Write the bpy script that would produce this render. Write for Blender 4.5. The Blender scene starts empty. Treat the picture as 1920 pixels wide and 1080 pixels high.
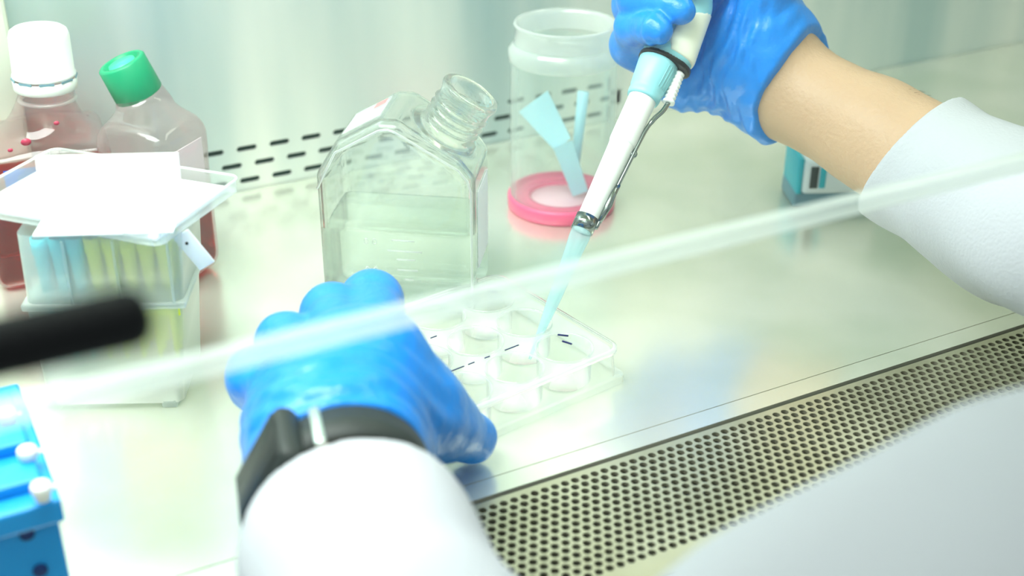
import bpy, bmesh, math, random
import numpy as np
from mathutils import Vector, Matrix
random.seed(7); rng = np.random.RandomState(5)
S = bpy.context.scene
COL = S.collection

# ------------------------------------------------------------------ camera
CH = .274                                   # camera height over the worktop (metres)
FPX = 2400.0
PITCH, ROLL, YAW = [math.radians(a) for a in (27.7, .2, 28.3)]
FW = np.array([math.sin(YAW)*math.cos(PITCH), math.cos(YAW)*math.cos(PITCH), -math.sin(PITCH)])
_r = np.array([math.cos(YAW), -math.sin(YAW), 0.0]); _u = np.cross(_r, FW)
RT = math.cos(ROLL)*_r + math.sin(ROLL)*_u
UP = -math.sin(ROLL)*_r + math.cos(ROLL)*_u
CP = np.array([0.0, 0.0, CH])
def ray(x, y): return FW + (x-960)/FPX*RT - (y-540)/FPX*UP
def G(x, y, z=0.0):                          # photo point -> world point at height z
    d = ray(x, y); return CP + d*((z-CH)/d[2])
def D(x, y, dep): return CP + ray(x, y)*dep  # photo point -> world point at a distance
cam = bpy.data.cameras.new('camera'); co = bpy.data.objects.new('camera', cam); COL.objects.link(co)
cam.sensor_width = 36; cam.lens = FPX/1920*36; cam.clip_start = .01
co.matrix_world = Matrix(((RT[0], UP[0], -FW[0], 0), (RT[1], UP[1], -FW[1], 0), (RT[2], UP[2], -FW[2], CH), (0, 0, 0, 1)))
cam.dof.use_dof = True; cam.dof.focus_distance = .53; cam.dof.aperture_fstop = cam.lens/6.5
S.camera = co

# ------------------------------------------------------------------ world, lamps, exposure
W = bpy.data.worlds.new('room'); S.world = W; W.use_nodes = True
W.node_tree.nodes['Background'].inputs[0].default_value = (.86, .95, .90, 1)
W.node_tree.nodes['Background'].inputs[1].default_value = .42
def area(name, loc, tgt, sx, sy, power, color):
    l = bpy.data.lights.new(name, 'AREA'); l.shape = 'RECTANGLE'; l.size = sx; l.size_y = sy; l.energy = power; l.color = color
    o = bpy.data.objects.new(name, l); COL.objects.link(o); o.location = loc
    o.rotation_euler = (Vector(tgt)-Vector(loc)).to_track_quat('-Z', 'Y').to_euler(); return o
area('cabinet_lamp', (-.02, .40, .50), (.03, .44, 0), .50, .18, 4.1, (.94, 1.0, .97))
area('cabinet_lamp_far', (.62, .42, .58), (.50, .42, 0), .50, .12, .9, (.97, 1.0, .84))
area('front_fill_lamp', (-.35, -.5, 1.1), (.15, .3, 0), .9, .6, 2.2, (.90, .98, 1.0))  # fill light added behind the camera for coat, glass and handle
S.view_settings.view_transform = 'Standard'; S.view_settings.look = 'None'
S.view_settings.exposure = .42; S.view_settings.gamma = 1; S.view_settings.use_curve_mapping = False
cy = S.cycles; cy.use_denoising = True
cy.max_bounces = 14; cy.transmission_bounces = 12; cy.transparent_max_bounces = 40; cy.glossy_bounces = 6; cy.diffuse_bounces = 4
cy.sample_clamp_indirect = 6; cy.blur_glossy = .5

# ------------------------------------------------------------------ materials
def lin(c): return tuple(((v/255)/12.92 if v/255 <= .04045 else ((v/255+.055)/1.055)**2.4) for v in c)
def newmat(name):
    m = bpy.data.materials.new(name); m.use_nodes = True; nt = m.node_tree; nt.nodes.clear()
    out = nt.nodes.new('ShaderNodeOutputMaterial'); return m, nt, out
def pbr(name, col, rough=.5, metal=0, noise=0, scale=60, bump=0, bscale=200, trans=0, ior=1.45, sss=0, stretch=None, sheen=0, spec=.5):
    m, nt, out = newmat(name); N = nt.nodes; L = nt.links
    b = N.new('ShaderNodeBsdfPrincipled'); L.new(b.outputs[0], out.inputs[0])
    c = lin(col); b.inputs['Base Color'].default_value = (*c, 1)
    b.inputs['Roughness'].default_value = rough; b.inputs['Metallic'].default_value = metal
    b.inputs['Transmission Weight'].default_value = trans; b.inputs['IOR'].default_value = ior
    b.inputs['Specular IOR Level'].default_value = spec
    if sss:
        b.inputs['Subsurface Weight'].default_value = sss; b.inputs['Subsurface Radius'].default_value = (.006, .003, .002)
        b.inputs['Subsurface Scale'].default_value = 1.0
    tc = N.new('ShaderNodeTexCoord'); mp = N.new('ShaderNodeMapping'); L.new(tc.outputs['Object'], mp.inputs[0])
    if stretch: mp.inputs['Scale'].default_value = stretch
    if noise:
        n = N.new('ShaderNodeTexNoise'); n.inputs['Scale'].default_value = scale; n.inputs['Detail'].default_value = 4; L.new(mp.outputs[0], n.inputs[0])
        mx = N.new('ShaderNodeMixRGB'); mx.inputs[1].default_value = (*[v*(1-noise) for v in c], 1); mx.inputs[2].default_value = (*[min(1, v*(1+noise)) for v in c], 1)
        L.new(n.outputs[0], mx.inputs[0]); L.new(mx.outputs[0], b.inputs['Base Color'])
    if bump:
        n2 = N.new('ShaderNodeTexNoise'); n2.inputs['Scale'].default_value = bscale; n2.inputs['Detail'].default_value = 3; L.new(mp.outputs[0], n2.inputs[0])
        bp = N.new('ShaderNodeBump'); bp.inputs['Strength'].default_value = bump; bp.inputs['Distance'].default_value = .002
        L.new(n2.outputs[0], bp.inputs['Height']); L.new(bp.outputs[0], b.inputs['Normal'])
    return m
def thin(name, tint=(1, 1, 1), haze=.1, hcol=(.92, 1, .97), edge=1.45, rough=.06, eh=.35, trl=.5):
    """clear thin-walled plastic: mostly see-through, mirror-like and milkier towards grazing angles"""
    m, nt, out = newmat(name); N = nt.nodes; L = nt.links
    tr = N.new('ShaderNodeBsdfTransparent'); tr.inputs[0].default_value = (*tint, 1)
    gl = N.new('ShaderNodeBsdfGlossy'); gl.inputs['Roughness'].default_value = rough
    df = N.new('ShaderNodeBsdfDiffuse'); df.inputs[0].default_value = (*hcol, 1)
    tl = N.new('ShaderNodeBsdfTranslucent'); tl.inputs[0].default_value = (*hcol, 1)
    dm = N.new('ShaderNodeMixShader'); dm.inputs[0].default_value = trl; L.new(df.outputs[0], dm.inputs[1]); L.new(tl.outputs[0], dm.inputs[2])
    lw = N.new('ShaderNodeLayerWeight'); lw.inputs[0].default_value = .35
    pw = N.new('ShaderNodeMath'); pw.operation = 'MULTIPLY_ADD'; L.new(lw.outputs['Facing'], pw.inputs[0]); pw.inputs[1].default_value = eh; pw.inputs[2].default_value = haze
    m1 = N.new('ShaderNodeMixShader'); L.new(pw.outputs[0], m1.inputs[0]); L.new(tr.outputs[0], m1.inputs[1]); L.new(dm.outputs[0], m1.inputs[2])
    f4 = N.new('ShaderNodeMath'); f4.operation = 'POWER'; lw2 = N.new('ShaderNodeLayerWeight'); lw2.inputs[0].default_value = .5; L.new(lw2.outputs['Facing'], f4.inputs[0]); f4.inputs[1].default_value = 4
    fr = N.new('ShaderNodeMath'); fr.operation = 'MULTIPLY_ADD'; L.new(f4.outputs[0], fr.inputs[0]); fr.inputs[1].default_value = .75; fr.inputs[2].default_value = .045
    m2 = N.new('ShaderNodeMixShader'); L.new(fr.outputs[0], m2.inputs[0]); L.new(m1.outputs[0], m2.inputs[1]); L.new(gl.outputs[0], m2.inputs[2])
    L.new(m2.outputs[0], out.inputs[0]); return m
def steel(name, c1, c2, rough, metal, stretch, scale, bump=.05):
    m, nt, out = newmat(name); N = nt.nodes; L = nt.links
    b = N.new('ShaderNodeBsdfPrincipled'); L.new(b.outputs[0], out.inputs[0]); b.inputs['Metallic'].default_value = metal
    tc = N.new('ShaderNodeTexCoord'); mp = N.new('ShaderNodeMapping'); mp.inputs['Scale'].default_value = stretch; L.new(tc.outputs['Object'], mp.inputs[0])
    n = N.new('ShaderNodeTexNoise'); n.inputs['Scale'].default_value = scale; n.inputs['Detail'].default_value = 3; n.inputs['Roughness'].default_value = .45; L.new(mp.outputs[0], n.inputs[0])
    cr = N.new('ShaderNodeValToRGB'); cr.color_ramp.elements[0].position = .36; cr.color_ramp.elements[1].position = .64
    cr.color_ramp.elements[0].color = (*lin(c1), 1); cr.color_ramp.elements[1].color = (*lin(c2), 1)
    L.new(n.outputs[0], cr.inputs[0]); L.new(cr.outputs[0], b.inputs['Base Color'])
    b.inputs['Roughness'].default_value = rough
    n2 = N.new('ShaderNodeTexNoise'); n2.inputs['Scale'].default_value = scale*2; L.new(mp.outputs[0], n2.inputs[0])
    bp = N.new('ShaderNodeBump'); bp.inputs['Strength'].default_value = bump; bp.inputs['Distance'].default_value = .002; L.new(n2.outputs[0], bp.inputs['Height']); L.new(bp.outputs[0], b.inputs['Normal'])
    return m
M = {}
M['top'] = steel('worktop_steel', (226, 231, 214), (244, 244, 232), .22, .66, (1, 1, 1), 14, 0)
M['grille'] = steel('grille_steel', (178, 176, 150), (196, 194, 170), .32, .7, (1, 1, 1), 30, .02)
M['wall'] = steel('back_wall_steel', (176, 200, 200), (240, 243, 236), .38, .45, (1, 1, .12), 15, .1)
M['side'] = pbr('side_panel', (214, 220, 204), .45, .2)
M['ledge'] = steel('ledge_steel', (186, 206, 190), (200, 216, 200), .3, .55, (1, 1, 1), 20)
M['dark'] = pbr('dark_void', (30, 38, 28), .8)
M['duct'] = pbr('duct_green', (44, 92, 74), .8)
M['glove'] = pbr('blue_nitrile', (24, 137, 232), .33, bump=.25, bscale=260, sss=.05, noise=.07, scale=90)
M['skin'] = pbr('skin', (192, 162, 132), .5, noise=.07, scale=35, sss=.15, bump=.25, bscale=420)
M['hair'] = pbr('arm_hair_brown', (110, 84, 56), .6)
M['coat'] = pbr('white_coat_cloth', (184, 188, 194), .85, bump=.2, bscale=700, noise=.02, scale=50)
M['black'] = pbr('black_rubber', (16, 20, 20), .38)
M['blackm'] = pbr('black_handle', (5, 8, 11), .6, spec=.2)
M['wband'] = pbr('watch_band', (38, 46, 44), .55)
M['buckle'] = pbr('steel_buckle', (190, 205, 200), .25, .8)
M['clear'] = thin('clear_plastic', haze=.07, eh=.28)
M['plate'] = thin('clear_polystyrene', haze=.13, eh=.42, hcol=(.90, .97, .94))
M['rim'] = thin('clear_plastic_rim', haze=.32, eh=.4, hcol=(.95, 1, .98))
M['lid'] = thin('clear_lid_plastic', haze=.22, eh=.35)
M['jar'] = thin('jar_plastic', (.96, 1, .98), haze=.07, eh=.5, hcol=(.86, .98, .94))
M['frost'] = thin('frosted_polypropylene', haze=.40, eh=.25, hcol=(.92, 1, .95), rough=.3)
M['sash'] = thin('sash_glass', (.985, 1, .99), haze=.01, eh=.03, rough=.02)
M['sashedge'] = thin('sash_glass_edge', haze=.34, eh=.08, hcol=(.93, 1, .95), rough=.3, trl=.5)
M['pinkplastic'] = thin('pink_tint_bottle', (.95, .86, .87), haze=.025, eh=.20, hcol=(.90, .80, .80))
M['white'] = pbr('white_plastic', (243, 246, 243), .45, sss=.2)
M['paper'] = pbr('white_paper', (250, 251, 250), .7)
M['green'] = pbr('green_cap', (0, 152, 104), .4)
M['greendisc'] = pbr('green_cap_disc', (60, 205, 158), .4)  # paler green for the disc set in the cap
M['pink'] = pbr('pink_base', (232, 96, 136), .35, sss=.1)
M['pinkf'] = pbr('pink_base_floor', (240, 190, 205), .4)
M['paleblue'] = pbr('pale_blue_plastic', (176, 224, 238), .4, sss=.2)
M['pipblue'] = pbr('pipette_pale_blue', (150, 216, 226), .35)
M['pipgrip'] = pbr('pipette_blue_grip', (140, 205, 212), .35)
M['cream'] = pbr('pipette_cream', (240, 244, 226), .35)
M['pwhite'] = pbr('pipette_white', (246, 250, 248), .3)
M['chrome'] = pbr('chrome_steel', (150, 160, 158), .14, 1)
M['tip'] = thin('blue_pipette_tip', (.78, .96, .98), haze=.32, eh=.3, hcol=(.76, .95, 1))
M['label'] = pbr('white_label', (240, 243, 248), .6)
M['lilac'] = pbr('lilac_print', (222, 226, 244), .6)
M['bluelabel'] = pbr('blue_label', (24, 80, 190), .5)
M['stain'] = pbr('red_drop', (190, 60, 90), .3)
M['pinklabel'] = pbr('pink_print', (250, 170, 175), .6)
M['teal'] = pbr('teal_plastic', (40, 180, 200), .4)
M['tealtip'] = pbr('teal_tip', (30, 200, 215), .4)
M['yelltip'] = pbr('yellow_tip', (222, 226, 20), .4)
M['screen'] = pbr('dark_screen', (52, 62, 62), .3)
M['devwhite'] = pbr('device_white', (225, 235, 240), .45)
M['devgrey'] = pbr('device_grey', (110, 150, 165), .5)
M['rack'] = pbr('blue_rack', (20, 150, 225), .4)
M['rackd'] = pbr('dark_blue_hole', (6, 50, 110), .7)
M['line'] = pbr('navy_line', (30, 34, 90), .5)
M['glass'] = None
def glassmat(name, col, ior, rough=0.0, vol=None, mixt=0):
    m, nt, out = newmat(name); N = nt.nodes
    g = N.new('ShaderNodeBsdfGlass'); g.inputs['Color'].default_value = (*col, 1); g.inputs['IOR'].default_value = ior; g.inputs['Roughness'].default_value = rough
    if mixt:
        t = N.new('ShaderNodeBsdfTransparent'); x = N.new('ShaderNodeMixShader'); x.inputs[0].default_value = mixt
        nt.links.new(g.outputs[0], x.inputs[1]); nt.links.new(t.outputs[0], x.inputs[2]); nt.links.new(x.outputs[0], out.inputs[0])
    else: nt.links.new(g.outputs[0], out.inputs[0])
    if vol:
        v = N.new('ShaderNodeVolumeAbsorption'); v.inputs[0].default_value = (*vol[0], 1); v.inputs[1].default_value = vol[1]; nt.links.new(v.outputs[0], out.inputs['Volume'])
    return m
M['glass'] = glassmat('bottle_plastic', (.985, 1, .99), 1.38, mixt=.18)
M['water'] = glassmat('water', (.975, 1, .985), 1.28, 0, mixt=.15)
M['red'] = glassmat('red_medium', (.9, .16, .12), 1.33, .02, ((.95, .06, .04), 170))

# ------------------------------------------------------------------ object helpers
def tag(o, label=None, cat=None, group=None, kind=None):
    if label: o['label'] = label
    if cat: o['category'] = cat
    if group: o['group'] = group
    if kind: o['kind'] = kind
    return o
def thing(name, loc, label, cat, group=None):
    o = bpy.data.objects.new(name, None); COL.objects.link(o); o.location = loc; o.empty_display_size = .01
    bpy.context.view_layer.update(); return tag(o, label, cat, group)
def obj(name, me, mat, parent=None, smooth=True):
    if isinstance(me, bmesh.types.BMesh):
        b = me; me = bpy.data.meshes.new(name); b.normal_update(); b.to_mesh(me); b.free()
    if mat is not None:
        for mm in (mat if isinstance(mat, (list, tuple)) else [mat]): me.materials.append(mm)
    if smooth is True: me.polygons.foreach_set('use_smooth', [True]*len(me.polygons))
    o = bpy.data.objects.new(name, me); COL.objects.link(o)
    if parent is not None:
        o.parent = parent; o.matrix_parent_inverse = Matrix.Translation(world_loc(parent)).inverted()
    return o
def world_loc(o):
    v = Vector((0, 0, 0))
    while o is not None: v = v + o.location; o = o.parent if o.parent and False else None
    return v
# every part mesh is written in world coordinates; only things (Empties) carry an offset
def sub(name, me, mat, part, smooth=True):   # sub-part of a part whose own origin is the world's
    o = obj(name, me, mat, None, smooth); o.parent = part; 
    o.matrix_parent_inverse = (part.matrix_parent_inverse.copy() if False else Matrix.Identity(4)); return o
def mesh(V, F):
    me = bpy.data.meshes.new('m'); me.from_pydata([tuple(v) for v in V], [], [tuple(int(i) for i in f) for f in F]); me.validate(); me.update(); return me
def frame(origin, zdir, xhint=(1, 0, 0)):
    z = Vector(zdir).normalized(); x = Vector(xhint); x = (x-z*x.dot(z)).normalized(); y = z.cross(x)
    return Matrix(((x.x, y.x, z.x, origin[0]), (x.y, y.y, z.y, origin[1]), (x.z, y.z, z.z, origin[2]), (0, 0, 0, 1)))
def rotz(origin, a): return Matrix.Translation(Vector([float(v) for v in origin])) @ Matrix.Rotation(a, 4, 'Z')
def box(x0, x1, y0, y1, z0, z1, T=None, bev=0, seg=2):
    b = bmesh.new(); vs = [b.verts.new((x, y, z)) for x in (x0, x1) for y in (y0, y1) for z in (z0, z1)]
    for f in ((0, 1, 3, 2), (4, 6, 7, 5), (0, 4, 5, 1), (2, 3, 7, 6), (0, 2, 6, 4), (1, 5, 7, 3)): b.faces.new([vs[i] for i in f])
    if bev: bmesh.ops.bevel(b, geom=b.edges[:], offset=bev, segments=seg, affect='EDGES', profile=.5)
    if T is not None: b.transform(T)
    return b
def lathe(prof, T=None, n=48, cap=True):
    b = bmesh.new(); rings = []
    for r, z in prof:
        rings.append([b.verts.new((r*math.cos(2*math.pi*k/n), r*math.sin(2*math.pi*k/n), z)) for k in range(n)] if r > 1e-7 else [b.verts.new((0, 0, z))])
    for a, c in zip(rings, rings[1:]):
        for k in range(n):
            k2 = (k+1) % n
            if len(a) == 1 and len(c) == 1: continue
            if len(a) == 1: b.faces.new((a[0], c[k], c[k2]))
            elif len(c) == 1: b.faces.new((a[k], a[k2], c[0]))
            else: b.faces.new((a[k], a[k2], c[k2], c[k]))
    bmesh.ops.recalc_face_normals(b, faces=b.faces[:])
    if T is not None: b.transform(T)
    return b
def tube(pts, r, n=10, cap=True, up=None):
    b = bmesh.new(); rings = []; P = [Vector([float(v) for v in p]) for p in pts]; rs = r if isinstance(r, (list, tuple)) else [r]*len(P)
    pn = None
    for i, p in enumerate(P):
        t = (P[min(i+1, len(P)-1)]-P[max(i-1, 0)]).normalized()
        if pn is None: pn = t.orthogonal().normalized()
        pn = (pn-t*pn.dot(t)).normalized(); q = t.cross(pn)
        rings.append([b.verts.new(p+(pn*math.cos(2*math.pi*k/n)+q*math.sin(2*math.pi*k/n))*rs[i]) for k in range(n)])
    for a, c in zip(rings, rings[1:]):
        for k in range(n): b.faces.new((a[k], a[(k+1) % n], c[(k+1) % n], c[k]))
    if cap: b.faces.new(rings[0][::-1]); b.faces.new(rings[-1])
    return b
def join(*bs):
    o = bs[0]
    for x in bs[1:]:
        me = bpy.data.meshes.new('t'); x.to_mesh(me); x.free(); o.from_mesh(me); bpy.data.meshes.remove(me)
    return o
def catmull(P, n=8):
    P = [np.array(p, float) for p in P]; Q = [2*P[0]-P[1]]+P+[2*P[-1]-P[-2]]; out = []
    for i in range(1, len(Q)-2):
        for k in range(n):
            t = k/n; a, b, c, d = Q[i-1:i+3]
            out.append(.5*((2*b)+(-a+c)*t+(2*a-5*b+4*c-d)*t*t+(-a+3*b-3*c+d)*t**3))
    out.append(P[-1]); return out
def smooth_by_angle(o, deg=35):
    o.data.polygons.foreach_set('use_smooth', [True]*len(o.data.polygons))
    b = bmesh.new(); b.from_mesh(o.data)
    for e in b.edges: e.smooth = e.calc_face_angle(0) < math.radians(deg)
    b.to_mesh(o.data); b.free(); return o

# ------------------------------------------------------------------ signed distance modelling
def rc(P, a, b, ra, rb):
    a = np.asarray(a, float); b = np.asarray(b, float); ab = b-a; h = np.clip(((P-a)@ab)/max(1e-12, ab@ab), 0, 1)
    return np.linalg.norm(P-a-h[:, None]*ab, axis=1)-(ra+(rb-ra)*h)
def smin(a, b, k):
    h = np.clip(.5+.5*(b-a)/k, 0, 1); return b+(a-b)*h-k*h*(1-h)
def smax(a, b, k): return -smin(-a, -b, k)
def ell(P, c, r):
    q = (P-np.asarray(c))/np.asarray(r); l = np.linalg.norm(q, axis=1); return (l-1)*min(r)
def rbox(Q, h, r):
    q = np.abs(Q)-np.asarray(h)+r; return np.linalg.norm(np.maximum(q, 0), axis=1)+np.minimum(q.max(axis=1), 0)-r
def isosurface(fn, lo, hi, res, newton=3):
    lo = np.array(lo, float); n = [int(math.ceil((hi[i]-lo[i])/res))+1 for i in range(3)]
    ax = [lo[i]+res*np.arange(n[i]) for i in range(3)]
    Fv = np.empty(n, np.float32); YY, ZZ = np.meshgrid(ax[1], ax[2], indexing='ij')
    st = max(1, 400000//(n[1]*n[2]))
    for i in range(0, n[0], st):
        xs = ax[0][i:i+st]
        P = np.empty((len(xs), n[1], n[2], 3)); P[..., 0] = xs[:, None, None]; P[..., 1] = YY; P[..., 2] = ZZ
        Fv[i:i+len(xs)] = fn(P.reshape(-1, 3)).reshape(len(xs), n[1], n[2])
    s = Fv < 0
    c = s[:-1, :-1, :-1].astype(np.int8)
    cnt = sum(s[i:n[0]-1+i, j:n[1]-1+j, k:n[2]-1+k].astype(np.int8) for i in (0, 1) for j in (0, 1) for k in (0, 1))
    act = (cnt > 0) & (cnt < 8); idx = -np.ones(act.shape, np.int64); cells = np.argwhere(act); idx[act] = np.arange(len(cells))
    acc = np.zeros((len(cells), 3)); w = np.zeros(len(cells))
    cs = [(i, j, k) for i in (0, 1) for j in (0, 1) for k in (0, 1)]
    for a in range(8):
        for b in range(a+1, 8):
            A, B = np.array(cs[a]), np.array(cs[b])
            if np.abs(A-B).sum() != 1: continue
            va = Fv[tuple((cells+A).T)]; vb = Fv[tuple((cells+B).T)]; m = (va < 0) != (vb < 0)
            t = np.where(m, va/np.where(m, va-vb, 1), 0)
            acc += np.where(m[:, None], A+(B-A)*t[:, None], 0); w += m
    V = lo+(cells+acc/w[:, None])*res
    faces = []
    for d in range(3):
        e1, e2 = (d+1) % 3, (d+2) % 3
        sl0 = [slice(1, -1)]*3; sl1 = [slice(1, -1)]*3; sl0[d] = slice(0, n[d]-1); sl1[d] = slice(1, n[d])
        a = s[tuple(sl0)]; b = s[tuple(sl1)]; ch = np.argwhere(a != b)
        if len(ch) == 0: continue
        fl = a[tuple(ch.T)]
        base = ch.copy(); base[:, e1] += 1; base[:, e2] += 1
        o1 = np.zeros(3, int); o1[e1] = 1; o2 = np.zeros(3, int); o2[e2] = 1
        q = np.stack([idx[tuple((base-o).T)] for o in (o1*0, o1, o1+o2, o2)], 1)
        q[~fl] = q[~fl][:, ::-1]; faces.append(q[(q >= 0).all(axis=1)])
    for _ in range(newton):
        f0 = fn(V); e = res*.15
        g = np.stack([(fn(V+np.eye(3)[i]*e)-fn(V-np.eye(3)[i]*e))/(2*e) for i in range(3)], 1)
        g2 = np.maximum((g*g).sum(1), .2); stp = -f0[:, None]*g/g2[:, None]
        ln = np.linalg.norm(stp, axis=1); stp *= np.minimum(1, .5*res/np.maximum(ln, 1e-12))[:, None]; V = V+stp
    F = np.concatenate(faces)
    me = bpy.data.meshes.new('iso'); me.vertices.add(len(V)); me.vertices.foreach_set('co', V.astype(np.float32).ravel())
    me.loops.add(len(F)*4); me.loops.foreach_set('vertex_index', F.astype(np.int32).ravel())
    me.polygons.add(len(F)); me.polygons.foreach_set('loop_start', np.arange(0, len(F)*4, 4, dtype=np.int32))
    me.update(calc_edges=True); me.validate(); return me
def auto_iso(fn, pts, rad, res, **k):
    P = np.array(pts); return isosurface(fn, P.min(0)-rad, P.max(0)+rad, res, **k)
def inv(T):
    A = np.array(T.inverted()); return lambda P: P@A[:3, :3].T+A[:3, 3]

# ------------------------------------------------------------------ perforated sheets
def perforated(nx, ny, px, py, hole, T, stagger=0, wall=.0012, x0=0, y0=0):
    """sheet in local XY made of cells, each with a real hole; hole = list of points round (0,0)"""
    V = []; F = []; n = len(hole)
    def bd(p):
        a = math.atan2(p[1], p[0]); c, s = math.cos(a), math.sin(a); k = min((px/2)/max(abs(c), 1e-9), (py/2)/max(abs(s), 1e-9)); return (c*k, s*k)
    hole = list(hole); B = [bd(p) for p in hole]
    for j in range(ny):
        for i in range(nx):
            cx = x0+i*px+(stagger*px if j % 2 else 0); cy_ = y0+j*py; o = len(V)
            for h, b in zip(hole, B): V += [(cx+b[0], cy_+b[1], 0), (cx+h[0], cy_+h[1], 0), (cx+h[0], cy_+h[1], -wall)]
            for k in range(n):
                a, b = o+3*k, o+3*((k+1) % n); F += [(a, b, b+1, a+1), (a+1, b+1, b+2, a+2)]
    A = np.array(T); V = np.array(V)@A[:3, :3].T+A[:3, 3]
    return mesh(V, F)
def circ(r, n, px, py):
    c = math.atan2(py, px); an = sorted(set([2*math.pi*k/n for k in range(n)]+[c, math.pi-c, -c % (2*math.pi), math.pi+c]))
    return [(r*math.cos(a), r*math.sin(a)) for a in an]
def slot(l, w, px, py):
    c = math.atan2(py, px); an = sorted(set([2*math.pi*k/20 for k in range(20)]+[c, math.pi-c, -c % (2*math.pi), math.pi+c])); out = []
    for a in an:
        # ray against a rounded slot
        cx, sy = math.cos(a), math.sin(a); k = min((l/2)/max(abs(cx), 1e-9), (w/2)/max(abs(sy), 1e-9)); x, y = cx*k, sy*k
        if abs(x) > l/2-w*.3: y *= .72
        out.append((x, y))
    return out

# ================================================================== THE CABINET
YB = .6265; YS = .3342; YG = .3237
def rect(name, x0, x1, y0, y1, z0, z1, m, label=None, cat=None, kind=None, parent=None, bev=0):
    o = obj(name, box(x0, x1, y0, y1, z0, z1, bev=bev), m, parent, smooth=False); return tag(o, label, cat, kind=kind)
w = rect('worktop', -.5, 1.5, YS, YB-.001, -.004, 0, M['top'], 'smooth stainless steel cabinet worktop under the bottles and well plate', 'worktop')
# front grille with its rim strips
g = thing('air_grille', (.5, .3, 0), 'perforated stainless steel air grille along the front of the worktop', 'grille')
PX = .00413; PY = PX*math.sqrt(3)/2
NYR = 14; NXR = 150
XA = G(1905.5, 629.6)[0]; X0 = XA-112*PX
me = perforated(NXR, NYR, PX, PY, circ(.00152, 12, PX, PY), rotz((0, 0, -.0004), 0), .5, .0015, X0, .3189-(NYR-1)*PY)
obj('perforated_sheet', me, M['grille'], g, smooth=False)
ytop = .3189+PY/2; ybot = .3189-(NYR-.5)*PY
obj('rim_strip', box(-.5, 1.5, ytop, YG-.0008, -.0030, -.0004), M['grille'], g, False)
obj('rear_strip', box(-.5, 1.5, YG+.0012, YS-.0003, -.004, -.0001), M['top'], g, False)
obj('front_strip', box(-.5, 1.5, ybot-.009, ybot, -.0030, -.0004), M['grille'], g, False)
obj('side_strip', box(-.5, X0-PX/2, ybot, ytop, -.003, -.0004), M['grille'], g, False); obj('side_strip', box(X0+PX*(NXR+0.02), 1.5, ybot, ytop, -.003, -.0004), M['grille'], g, False)
obj('air_channel', join(box(-.5, 1.5, ybot-.004, YS, -.05, -.045), box(-.5, 1.5, YS, YS+.003, -.05, -.0045), box(-.5, 1.5, ybot-.006, ybot-.003, -.05, -.0035)), M['dark'], g, False)
# rounded steel ledge in front of the grille
b = bmesh.new(); prof = [(ybot-.0095, -.0006), (.262, -.0012), (.236, -.0025), (.224, -.006), (.216, -.014), (.212, -.03), (.212, -.16)]
L_ = [[b.verts.new((x, y, z)) for y, z in prof] for x in (-.5, 1.5)]
for k in range(len(prof)-1): b.faces.new((L_[0][k], L_[0][k+1], L_[1][k+1], L_[1][k]))
bmesh.ops.recalc_face_normals(b, faces=b.faces[:]); bmesh.ops.solidify(b, geom=b.faces[:], thickness=.0012)
tag(obj('front_ledge', b, M['ledge']), 'rounded stainless steel ledge in front of the perforated grille', 'ledge')
# back wall: plain sheet above, perforated band below
T = Matrix(((1, 0, 0, 0), (0, 0, -1, YB), (0, 1, 0, 0), (0, 0, 0, 1)))   # local XY -> world XZ, local +Z -> -Y
T = Matrix(((1, 0, 0, 0), (0, 0, 1, YB), (0, 1, 0, 0), (0, 0, 0, 1)))
SX, SZ = .01806, .0090
me = perforated(23, 3, SX, SZ, slot(.0116, .0030, SX, SZ), T, .5, -.0012, .1592-9*SX, .0235-2*SZ)
wall = bmesh.new(); wall.from_mesh(me)
zt = .0235+SZ/2; zb = .0235-2.5*SZ
wall = join(wall, box(-.5, 1.5, YB, YB+.001, zt, .62), box(-.5, 1.5, YB, YB+.001, -.004, zb), box(-.5, .1592-9.5*SX, YB, YB+.001, zb, zt), box(.1592+13.6*SX, 1.5, YB, YB+.001, zb, zt))
tag(obj('wall_back', wall, M['wall'], smooth=False), 'brushed steel rear wall with rows of dark slots low down', kind='structure')
tag(obj('wall_rear', box(-.5, 1.5, YB+.03, YB+.035, -.05, .2), M['duct'], smooth=False), 'dark duct behind the slotted rear wall', kind='structure')
tag(obj('trim_1', box(.02, .0690, YB-.014, YB, .0, .62, bev=.002), M['side'], smooth=False), 'pale corner post at the left end of the rear wall', kind='structure')
tag(obj('ceiling', box(-.5, 1.5, .23, YB+.035, .62, .63), M['side'], smooth=False), 'cabinet ceiling', kind='structure')

tag(obj('wall_front_shade', box(-.5, 1.5, .222, .240, .25, .62), M['side'], smooth=False), 'unseen cabinet front panel above the sash, set low to shade the coat', kind='structure')  # out of view; added to keep cabinet lamp light off the coat
# glass sash
YSH = .230; ze = Y0 = None
d = ray(1080, 510); ze = (CP+d*(YSH/d[1]))[2]
sh = thing('sash_window', (.4, YSH, ze), 'clear sliding glass sash hanging in front of the cabinet with a pale frosted lower edge', 'glass sash')
obj('glass_pane', mesh([(-.4, YSH, ze+.001), (1.4, YSH, ze+.001), (1.4, YSH, .25), (-.4, YSH, .25)], [(0, 1, 2, 3)]), M['sash'], sh, False)
obj('glass_edge', box(-.4, 1.4, YSH-.0025, YSH+.0025, ze-.0023, ze+.0021, bev=.0008), M['sashedge'], sh)
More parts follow.
